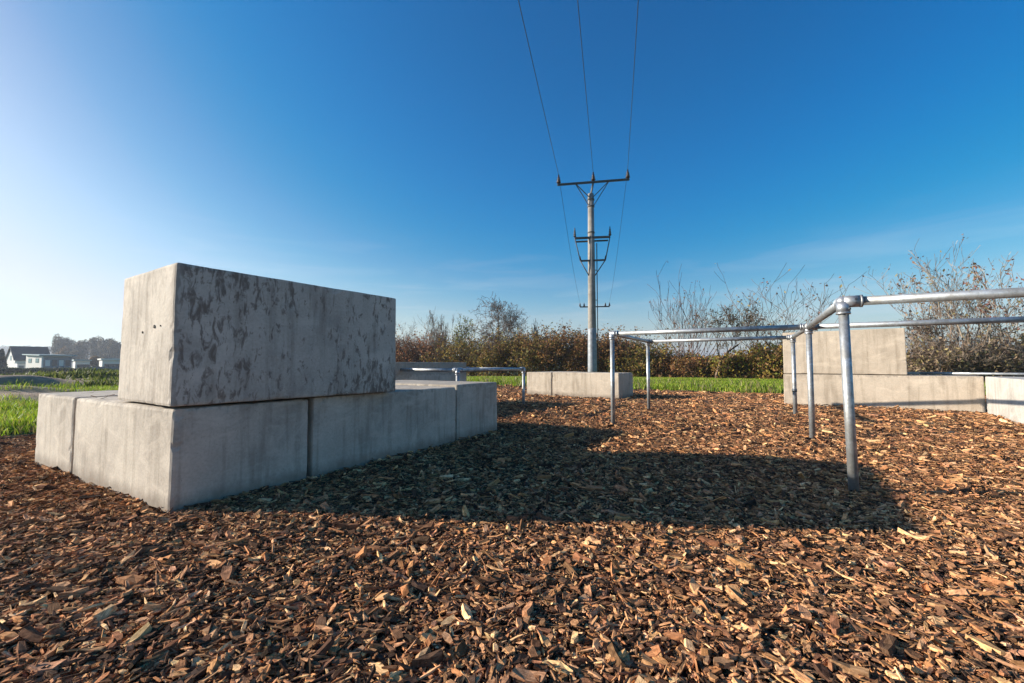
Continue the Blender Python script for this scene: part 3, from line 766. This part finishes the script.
GOLD = [(0.42, 0.30, 0.05), (0.26, 0.25, 0.04), (0.20, 0.11, 0.04), (0.34, 0.20, 0.055), (0.16, 0.18, 0.035), (0.25, 0.13, 0.05)]
GREY = [(0.32, 0.23, 0.15), (0.24, 0.16, 0.11), (0.42, 0.33, 0.14), (0.20, 0.14, 0.09)]
TW = [(0.16, 0.11, 0.08), (0.22, 0.155, 0.11), (0.11, 0.08, 0.06)]
TWL = [(0.40, 0.32, 0.24), (0.30, 0.23, 0.17), (0.23, 0.17, 0.13)]
def hedge_point(xpx, d=0.0):
    """point on the hedge line behind photo column xpx"""
    k_ = (xpx-512)/427.0; Y = (26+.575*8)/(1+.575*k_)+d
    return k_*Y, Y
def shrub(xpx, ytop, cols, dens, label, d=0.0, wide=1.5, twig=TW, name='shrub', group='shrubs of the hedge'):
    x, y = hedge_point(xpx, d); z = float(height(x, y)); H_ = px(xpx, ytop, y).z-z
    o = empty(name, (x, y, z)); tag(o, label, 'shrub', group)
    n_s = 16
    S = []; tipsl = []
    for s in range(n_s):
        a, b = grow(rng, H_*rng.uniform(.75, 1.05)*1.15, .42, 3, 2, .022, .45, 1, .14, min_r=.008)
        offx = np.array([rng.uniform(-wide, wide), rng.uniform(-.9, .9), 0]); a[:, :3] += offx; a[:, 3:6] += offx; b = b+offx
        S.append(a); tipsl.append(b)
    S = np.concatenate(S); T = np.concatenate(tipsl)
    mz = max(S[:, 5].max(), .1); k_ = H_/mz*1.03; 
    S[:, 2] *= k_; S[:, 5] *= k_; T[:, 2] *= k_
    link('stems', seg_mesh('stems', S, twig, rng, 3), M_BARKT, o)
    mids = (S[:, :3]+S[:, 3:6])/2; lv = np.concatenate([mids, T]); lv = lv[lv[:, 2] > .15]
    nl = int(3400*dens); P_ = lv[rng.integers(0, len(lv), nl)]+rng.normal(0, .13, (nl, 3)); P_[:, 2] = np.abs(P_[:, 2])
    # low skirt
    ns = int(1700*max(dens, .8)); Sk = np.c_[rng.uniform(-wide*1.2, wide*1.2, ns), rng.uniform(-1, 1, ns), rng.uniform(-.1, 1.3, ns)]
    link('foliage', leaf_mesh('foliage', np.r_[P_, Sk], .075, cols, rng), M_LEAF, o)
    return o
specs = [
 (388, 322, RUST, 1.0, 'rust brown leafy shrub partly hidden by the right edge of the stacked block'),
 (412, 328, RUST, 1.1, 'reddish brown shrub just right of the stacked block, under pale thin trees'),
 (436, 334, RUST, .7, 'brown shrub below the thin bare trees left of the dark bare tree'),
 (458, 333, OLIVE, .7, 'olive brown shrub under the small yellow-green tree'),
 (480, 333, OLIVE, .7, 'olive brown shrub at the left foot of the dark bare tree'),
 (503, 333, OLIVE, .8, 'golden brown shrub at the right foot of the dark bare tree'),
 (524, 330, BROWN, .7, 'pale brown shrub above the low rail frame post'),
 (545, 322, OLIVE, 1.2, 'tall dense olive and brown shrub left of the power pole'),
 (567, 320, BROWN, 1.3, 'dense dark brown shrub directly left of the power pole'),
 (590, 324, BROWN, 1.3, 'dark brown shrub behind the foot of the power pole'),
 (612, 325, BROWN, 1.2, 'dark russet shrub between the power pole and the first tall frame post'),
 (634, 330, OLIVE, 1.1, 'brown shrub with green at its foot, right of the first tall frame post'),
 (656, 343, GOLD, .9, 'low golden shrub inside the tall frame beside its far post'),
 (678, 350, BROWN, .6, 'low brown thicket under the reddish bare tree inside the tall frame'),
 (700, 353, BROWN, .5, 'low sparse brown shrub left of the small crooked tree'),
 (722, 354, GOLD, .5, 'low yellowish shrub at the foot of the small crooked tree'),
 (744, 344, GOLD, 1.0, 'yellow-green shrub right of the small crooked tree'),
 (766, 338, GOLD, 1.2, 'dense yellow-green shrub left of the right wall'),
 (788, 334, GOLD, 1.2, 'green and brown shrub behind the left end of the right wall'),
 (925, 329, GREY, .25, 'grey twiggy shrub right beside the upper block of the right wall'),
 (950, 334, GREY, .25, 'twiggy grey shrub with yellow leaves left of the big bare tree'),
 (978, 332, GREY, .25, 'twiggy grey brown shrub in front of the big bare tree'),
 (1006, 326, GREY, .25, 'pale brown twiggy shrub near the right edge above the pale block'),
 (1032, 322, GREY, .25, 'grey brown shrub cut by the right edge of the photo'),
]
for i, (a, b, c, d, e) in enumerate(specs):
    shrub(a, b, c, d, e, d=rng.uniform(-.8, .8), wide=1.5 if a < 800 else 1.0, twig=TW if a < 900 else TWL)
# second, deeper row seen in the gaps
for a, b, c, e in ((425, 335, BROWN, 'brown shrub in the rear row behind the reddish shrubs'), (495, 333, BROWN, 'brown shrub in the rear row behind the dark bare tree'),
                   (600, 330, BROWN, 'brown shrub in the rear row behind the power pole'), (668, 352, BROWN, 'brown shrub in the rear row behind the low golden shrub'),
                   (735, 353, BROWN, 'low brown shrub in the rear row behind the small crooked tree'), (965, 345, GREY, 'grey brown shrub in the rear row behind the big bare tree'),
                   (1015, 345, GREY, 'grey brown shrub in the rear row at the right edge')):
    shrub(a, b, c, 1.0, e, d=3.2, wide=2.4, group='shrubs of the rear hedge row')

def tree(name, xpx, ytop, label, d=0, leaves=0, lcols=None, lsize=.07, halfw=None, stems=1, twig=TW, tr_=.09, depth=4, split=2, spread=.5, seed=0, up=.35, crook=.16, group='trees of the hedge', lstd=.08, leader=False):
    r = np.random.default_rng(seed)
    x, y = hedge_point(xpx, d); z = float(height(x, y)); H_ = px(xpx, ytop, y).z-z
    if leader:
        S = []; T = []; n_ = 22; p = np.array([0., 0, -.2])
        for i in range(n_):
            q = p+np.array([r.normal(0, .012), r.normal(0, .012), (H_+.2)/n_]); ra_ = tr_*(1-i/n_)**.8+.012
            S.append((*p, *q, ra_, tr_*(1-(i+1)/n_)**.8+.012)); p = q
            fr = i/n_
            if fr > .28:
                for _ in range(3):
                    ln = H_*.42*math.sin(math.pi*min(1, (1-fr)*1.0+.12))**.8*(.5+.5*r.random())+.15; a = r.uniform(0, 6.28)
                    d = np.array([math.cos(a), math.sin(a), r.uniform(.15, .7)]); d /= np.linalg.norm(d)
                    b_, t_ = grow(r, ln/.62, .45, 3, 2, .028*(1-fr)+.012, .15, 1, .2)
                    # swing the vertical branch down to direction d
                    M = np.array(Vector((0, 0, 1)).rotation_difference(Vector(d)).to_matrix())
                    b_[:, :3] = b_[:, :3]@M.T+q; b_[:, 3:6] = b_[:, 3:6]@M.T+q; S += [tuple(x_) for x_ in b_]; T += list(t_@M.T+q)
        S = np.array(S); T = np.array(T)
    else: S, T = grow(r, H_, spread, depth, split, tr_, up, stems, crook)
    k_ = H_/(S[:, 5].max() if stems < 8 else np.percentile(S[:, 5], 98.5)); S[:, [2, 5]] *= k_; T[:, 2] *= k_
    if halfw:
        kx = halfw/max(np.percentile(np.abs(S[:, 3]), 97), .1); S[:, [0, 1, 3, 4]] *= kx; T[:, :2] *= kx
    o = empty(name, (x, y, z)); tag(o, label, 'tree', group)
    th = tr_*(.45 if stems > 1 or leader else .6)
    thick = S[:, 6] > th
    link('trunk' if stems == 1 else 'stems', seg_mesh('trunk', S[thick], twig, r, 7), M_BARKT, o)
    link('crown', seg_mesh('crown', S[~thick], twig, r, 3), M_BARKT, o)
    if leaves:
        P_ = T[r.integers(0, len(T), leaves)]+r.normal(0, lstd, (leaves, 3))
        link('leaves', leaf_mesh('leaves', P_, lsize, lcols, r), M_LEAF, o)
    return o
tree('bare_tree', 499, 290, 'dark bare tree with a straight leader standing above the hedge left of the pole', leaves=500, lcols=TW, lsize=.05, halfw=1.9, tr_=.11, seed=3, leader=True)
tree('bare_tree', 407, 316, 'low pale bare tree beside the top right corner of the stacked block', halfw=1.3, twig=TWL, seed=5, stems=3, tr_=.04, split=2)
tree('bare_tree', 425, 311, 'thin bare tree with pinkish twigs above the reddish shrubs', leaves=120, lcols=RUST, halfw=1.6, twig=TWL, seed=6, stems=4, tr_=.04, split=2)
tree('bare_tree', 446, 307, 'slender whitish bare tree left of the yellow-green tree', halfw=1.3, twig=TWL, seed=8, stems=3, tr_=.04, split=2)
tree('small_tree', 464, 312, 'small yellow-green leafy tree in the gap of the hedge', leaves=650, lcols=[(0.33, 0.31, 0.05), (0.22, 0.24, 0.05), (0.16, 0.15, 0.05)], halfw=.8, seed=9, stems=2, tr_=.05, lstd=.14)
tree('bare_tree', 688, 286, 'reddish bare tree with many upright stems above the tall frame', halfw=2.2, seed=12, stems=20, tr_=.03, split=1, depth=3, spread=.25, up=1.6, crook=.07, twig=[(0.20, 0.12, 0.09), (0.15, 0.10, 0.08)], leaves=120, lcols=RUST)
tree('bare_tree', 716, 306, 'small crooked dark tree seen through the tall frame', halfw=1.5, seed=14, depth=4, split=2, leaves=600, lcols=[(0.08, 0.075, 0.05), (0.12, 0.10, 0.06)], lsize=.06, crook=.3, tr_=.09, d=-1)
tree('bare_tree', 775, 284, 'grey bare tree left of the upper block of the right wall', halfw=2.4, seed=15, stems=16, tr_=.032, split=1, depth=3, spread=.33, up=1.3, crook=.09, leaves=200, lcols=GREY+[(0.25, 0.11, 0.07)])
tree('bare_tree', 753, 300, 'thin grey bare tree between the crooked tree and the right wall', halfw=1.3, seed=25, stems=4, tr_=.035, split=1, depth=3, spread=.35, up=1.2)
tree('bare_tree', 968, 252, 'big bare tree with pale branches behind the right wall', halfw=2.5, seed=17, stems=16, tr_=.045, split=1, depth=4, up=1.0, spread=.36, crook=.10, twig=TWL, leaves=500, lcols=[(0.30, 0.16, 0.11), (0.30, 0.24, 0.10), (0.2, .13, .1)])
tree('bare_tree', 1022, 266, 'bare tree with reddish leaves cut by the right edge', halfw=1.8, seed=18, stems=9, tr_=.04, split=1, up=.9, spread=.36, crook=.11, twig=TWL, leaves=600, lcols=[(0.36, 0.13, 0.09), (0.30, 0.22, 0.10), (0.33, .19, .12)])
tree('bare_tree', 932, 285, 'small twiggy bare tree just right of the upper block', halfw=1.2, seed=19, stems=5, tr_=.035, split=2, up=.4, twig=TW, leaves=160, lcols=GREY)
tree('small_tree', 531, 318, 'thin sapling with upright twigs between the dark bare tree and the pole', halfw=.7, seed=20, stems=3, tr_=.03, split=2, up=.8)

# ------------------------------------------------------------ distant left: hedge, houses, trees, ridge
def far_crown(P_c, rad, n, size, cols, r):
    a = r.normal(0, 1, (n, 3)); a /= np.linalg.norm(a, axis=1)[:, None]; q = r.uniform(.55, 1, (n, 1))**.6
    lump = 1+.22*np.sin(a[:, :1]*5+r.uniform(0, 6))*np.cos(a[:, 2:]*4+r.uniform(0, 6))
    return leaf_mesh('crown', P_c+a*q*lump*np.array(rad), size, cols, r)
FARC = [(0.085, 0.075, 0.04), (0.06, 0.065, 0.035), (0.11, 0.08, 0.045), (0.07, 0.06, 0.04)]
FORA = [(0.22, 0.13, 0.06), (0.17, 0.11, 0.05), (0.13, 0.09, 0.05)]
FGRN = [(0.045, 0.065, 0.03), (0.06, 0.08, 0.035), (0.035, 0.05, 0.03)]
def far_tree(xpx, ytop, wpx, Yd, cols, label, name='distant_tree', cone=False, group='trees around the distant houses'):
    p = px(xpx, 366, Yd); z = float(height(p.x, p.y)); H_ = px(xpx, ytop, Yd).z-z; hw = wpx/2/427*Yd
    o = empty(name, (p.x, p.y, z)); tag(o, label, 'tree', group)
    S = np.array([(0, 0, -.3, 0, 0, H_*.5, .3, .2), (0, 0, H_*.35, hw*.4, 0, H_*.75, .16, .06), (0, 0, H_*.4, -hw*.4, .2, H_*.8, .16, .06), (0, 0, H_*.5, 0, 0, H_*.9, .2, .05)])
    link('trunk', seg_mesh('trunk', S, TW, rng, 6), M_BARKT, o)
    if cone:
        n = 1500; hz = rng.uniform(0, 1, n); a = rng.uniform(0, 6.28, n); q = hw*(1-hz)*rng.uniform(.6, 1.05, n)
        P_ = np.c_[q*np.cos(a), q*np.sin(a), .3+hz*(H_-.3)]
        link('crown', leaf_mesh('crown', P_, .3, cols, rng), M_LEAF, o)
    else:
        Ps = []
        for _ in range(7):
            c_ = np.array([rng.uniform(-.55, .55)*hw, rng.uniform(-.4, .4)*hw, H_*rng.uniform(.38, .78)]); n = 500
            a = rng.normal(0, 1, (n, 3)); a /= np.linalg.norm(a, axis=1)[:, None]
            Ps.append(c_+a*rng.uniform(.4, 1, (n, 1))*np.array([hw*.48, hw*.48, H_*.22]))
        link('crown', leaf_mesh('crown', np.concatenate(Ps), .0016*Yd, cols, rng), M_LEAF, o)
    return o
for k_, (a, b, c, Yd, cl, lb) in enumerate([
    (58, 333, 17, 190, FARC, 'leftmost big dark tree of the far clump, rising behind the white building'),
    (70, 335, 14, 200, FARC, 'dark rounded tree second from left in the far clump'),
    (62, 346, 14, 170, FORA, 'orange tinged tree in front of the far clump'),
    (82, 338, 14, 195, FARC, 'dark tree in the middle of the far clump above the white sheds'),
    (93, 335, 15, 205, FARC, 'brownish dark tree right of the middle of the far clump'),
    (104, 336, 15, 200, FARC, 'dark tree near the stacked block in the far clump'),
    (116, 338, 16, 195, FARC, 'dark tree cut by the left edge of the stacked block'),
    (128, 340, 16, 200, FARC, 'dark tree in the far clump mostly behind the stacked block'),
    (76, 350, 12, 175, FARC, 'low grey brown tree behind the lean-to roof'),
    (108, 352, 14, 170, FARC, 'low tree behind the right white shed'),
    (95, 353, 15, 110, FORA, 'brown bushy tree between the two white sheds')]):
    far_tree(a, b, c, Yd, cl, lb)
far_tree(1, 350, 11, 80, FGRN, 'dark conifer at the left edge beside the dark roofed house', 'conifer', True)
far_tree(8, 352, 9, 130, [(0.25, .24, .12), (.18, .18, .09)], 'pale olive tree between the conifer and the dark roofed house')

M_WALLW = plain('render_white', (0.62, 0.60, 0.56), 0.9, 0, .06, 3)
M_ROOFD = plain('roof_dark', (0.045, 0.045, 0.05), 0.8, 0, .2, 3)
M_ROOFG = plain('roof_green_grey', (0.20, 0.27, 0.27), 0.6, .1, .12, 3)
M_GLASS = plain('window_glass', (0.03, 0.035, 0.045), 0.1)
M_TIMB_SHADE = plain('dark_timber_and_shade', (0.14, 0.15, 0.17), .7)  # fence and door timber, also the painted shade on the white building
def boxbm(bm, x0, x1, y0, y1, z0, z1):
    bmesh.ops.create_cube(bm, size=1, matrix=Matrix.Translation(((x0+x1)/2, (y0+y1)/2, (z0+z1)/2)) @ Matrix.Diagonal((x1-x0, y1-y0, z1-z0, 1)))
def box(name, parent, d, mt):
    bm = bmesh.new(); boxbm(bm, *d); return link(name, from_bm(bm, name), mt, parent)
def prism(name, parent, pts, y0, y1, mt, axis='y'):
    bm = bmesh.new(); A = [bm.verts.new((p[0], y0, p[1]) if axis == 'y' else (y0, p[0], p[1])) for p in pts]; B = [bm.verts.new((p[0], y1, p[1]) if axis == 'y' else (y1, p[0], p[1])) for p in pts]
    bm.faces.new(A); bm.faces.new(B[::-1])
    for i in range(len(A)): j = (i+1) % len(A); bm.faces.new((A[i], B[i], B[j], A[j]))
    bmesh.ops.recalc_face_normals(bm, faces=bm.faces[:])
    return link(name, from_bm(bm, name), mt, parent)
# dark roofed house, its left gable in the sun
def wpx(n, Yd): return n*Yd*.66/427
YH = 95.0; p = px(14.5, 370, YH)
hz = float(height(p.x, p.y)); zt = px(14, 346.5, YH).z-hz; ze = px(14, 359, YH).z-hz
h = empty('house', (p.x, p.y, hz), R(60)); tag(h, 'white gabled house with a large dark roof at the far left', 'house')
hw_ = 7.0; hl = wpx(35, 100)
prism('wall', h, [(0, -.5), (hw_, -.5), (hw_, ze), (hw_/2, zt-.15), (0, ze)], 0, hl, M_WALLW, 'x')
bm = bmesh.new()
for sgn in (0, 1):
    a = [(-.4, ze-.35), (hw_/2, zt), (hw_/2, zt+.18), (-.4, ze-.15)] if sgn == 0 else [(hw_+.4, ze-.35), (hw_/2, zt), (hw_/2, zt+.18), (hw_+.4, ze-.15)]
    A = [bm.verts.new((-.3, q[0], q[1])) for q in a]; B = [bm.verts.new((hl+.3, q[0], q[1])) for q in a]
    bm.faces.new(A); bm.faces.new(B[::-1])
    for i in range(4): j = (i+1) % 4; bm.faces.new((A[i], B[i], B[j], A[j]))
bmesh.ops.recalc_face_normals(bm, faces=bm.faces[:])
link('roof', from_bm(bm, 'roof'), M_ROOFD, h)
box('window', h, (-.04, .02, 2.9, 4.1, ze*.9, ze*.9+1.1), M_GLASS)
box('window', h, (2.0, 3.2, -.05, .02, ze*.4, ze*.4+1), M_GLASS)
gp = px(17, 370, 88)
g_ = empty('garage', (gp.x, 88, float(height(gp.x, 88))), R(56)); tag(g_, 'small white garage in front of the dark roofed house', 'garage')
gt = px(17, 363.5, 88).z-g_.location.z
box('wall', g_, (0, wpx(8, 88), 0, 3, -.4, gt), M_WALLW); box('roof', g_, (-.1, wpx(8, 88)+.1, -.15, 3.1, gt, gt+.12), M_ROOFG); box('door', g_, (.2, .9, -.04, .02, 0, gt*.8), M_TIMB_SHADE)
# white building: corner towards us, left face in the sun, green grey roof
YB = 82.0; p = px(41, 370, YB); bz = float(height(p.x, p.y))
h = empty('white_building', (p.x, p.y, bz), R(64)); tag(h, 'white flat building with two small windows and a green grey roof', 'building')
def hz_(y, Y=YB): return px(41, y, Y).z-bz
d1 = wpx(16, YB)/.27; w1 = wpx(32, YB)/.96
za = hz_(354.2)
prism('wall', h, [(0, -.5), (d1, -.5), (d1, za-.1), (0, za-.35)], 0, w1, M_WALLW, 'x')
prism('roof', h, [(-.5, za-.30), (d1+.3, za-.06), (d1+.3, za+.12), (-.5, za-.10)], -.5, w1+.6, M_ROOFG, 'x')
box('side_shade_panel', h, (.25, w1+.02, -.06, -.004, .2, za-.45), M_TIMB_SHADE)  # dark panel that puts the shade of this side into colour
for f_ in (.26, .72): box('window', h, (-.05, .03, d1*f_-.75, d1*f_+.75, za*.58, za*.80), M_GLASS)
for k_ in range(4): box('window', h, (.5+k_*.95, 1.15+k_*.95, -.1, -.065, za*.42, za*.72), M_GLASS if k_ % 2 else M_WALLW)
# two sheds
for x0, x1, yt, Yd, lb in ((75, 91, 359.5, 105, 'left of two low white sheds below the far tree clump'), (102, 122, 358.5, 100, 'right low white shed with an awning, beside the stacked block')):
    p = px(x0, 367, Yd); z = float(height(p.x, p.y)); wd = (x1-x0)/427*Yd; ht = px(x0, yt, Yd).z-z
    h = empty('white_shed', (p.x, p.y, z), R(50)); wd = wpx(x1-x0, Yd); tag(h, lb, 'shed', 'low white sheds in the distance')
    box('wall', h, (0, wd, 0, 5, -.4, ht-.35), M_WALLW); box('roof', h, (-.3, wd+.3, -.6, 5.3, ht-.34, ht), M_ROOFG if x0 < 100 else M_WALLW)
    for k_ in range(3): box('window', h, (wd*(.12+.3*k_), wd*(.12+.3*k_)+.9, -.05, .02, ht*.35, ht*.62), M_GLASS)
# garden fence
fx0 = px(86, 368, 74); fx1 = px(124, 368, 74); z = float(height(fx0.x, 74))
h = empty('garden_fence', (fx0.x, 74, z), R(48)); tag(h, 'low grey garden fence before the right shed', 'fence')
ft = px(90, 366.2, 74).z-z
for k_ in range(9): box('post', h, (k_*.8, k_*.8+.09, 0, .09, -.2, ft), M_TIMB_SHADE)
box('panel', h, (0, 6.5, .1, .13, 0, ft-.1), M_TIMB_SHADE)
# clipped dark hedge (one row)
hp0 = px(-20, 370, 62); hp1 = px(84, 370, 62); z0 = float(height(hp0.x, 62))
ht = px(0, 367.7, 62).z-z0; n = 26000
h = empty('clipped_hedge', (hp0.x, 62, z0)); tag(h, 'long clipped dark green hedge in front of the distant houses', 'hedge')
S = [(q, 0, -.2, q+.05, .1, ht*.7, .05, .03) for q in np.arange(.2, hp1.x-hp0.x, .5)]
link('stems', seg_mesh('stems', S, TW, rng, 4), M_BARKT, h)
X = rng.uniform(0, hp1.x-hp0.x, n); Z = rng.uniform(-.3, 1, n)*ht; Z = np.minimum(Z, ht*(.94+.06*np.sin(X*1.7)))
link('foliage', leaf_mesh('foliage', np.c_[X, rng.uniform(-.6, .6, n), Z], .10, FGRN, rng), M_LEAF, h)
# weeds along hummocks
# ridge with wood
n_r = 90; xs = np.linspace(-1100, 300, n_r); ys = np.linspace(480, 900, 20)
XX, YY = np.meshgrid(xs, ys)
ZZ = -2+24*np.sin(np.clip((YY-480)/420, 0, 1)*np.pi)*sstep(200, -350, XX)*(1+.05*np.sin(XX/60)+.04*np.sin(XX/23))
idx = np.arange(n_r*20).reshape(20, n_r); F = np.stack([idx[:-1, :-1], idx[:-1, 1:], idx[1:, 1:], idx[1:, :-1]], -1).reshape(-1, 4)
m, t, b = mat('hill'); b.inputs['Roughness'].default_value = 1
t.links.new(ramp(t, noise(t, N(t, 'ShaderNodeTexCoord').outputs['Object'], .02, 5), [(0.4, (0.06, 0.07, 0.04)), (0.6, (0.10, 0.10, 0.06))]), b.inputs['Base Color'])
hill = link('hill', raw_mesh('hill', np.stack([XX, YY, ZZ], -1).reshape(-1, 3), F, 4, smooth=True), m); tag(hill, kind='structure')
n = 60000; X = rng.uniform(-1050, -200, n); Y = rng.uniform(540, 720, n)
zb = -2+24*np.sin(np.clip((Y-480)/420, 0, 1)*np.pi)*sstep(200, -350, X)
tall = 5+3*np.sin(X/11+Y/17)*np.sin(X/7.3)
wd_ = link('woodland', leaf_mesh('woodland', np.c_[X, Y, zb+rng.uniform(0, 1, n)*tall], 1.5, FARC, rng), M_LEAF)
tag(wd_, 'far wooded ridge fading blue in the left distance', 'woodland', kind='stuff')

# ------------------------------------------------------------ haze
HAZE = 0.0006
if HAZE:
    bm = bmesh.new(); boxbm(bm, -2600, 2600, -70, 3100, -4, 45)
    m = bpy.data.materials.new('haze'); m.use_nodes = True; t = m.node_tree; t.nodes.remove(t.nodes['Principled BSDF'])
    pv = N(t, 'ShaderNodeVolumePrincipled'); pv.inputs['Color'].default_value = (0.80, 0.88, 1.0, 1); pv.inputs['Density'].default_value = HAZE
    pv.inputs['Anisotropy'].default_value = 0.3
    t.links.new(pv.outputs[0], t.nodes['Material Output'].inputs['Volume'])
    o = link('haze', from_bm(bm, 'haze'), m); tag(o, 'thin pale haze in the far distance', 'haze', kind='stuff')
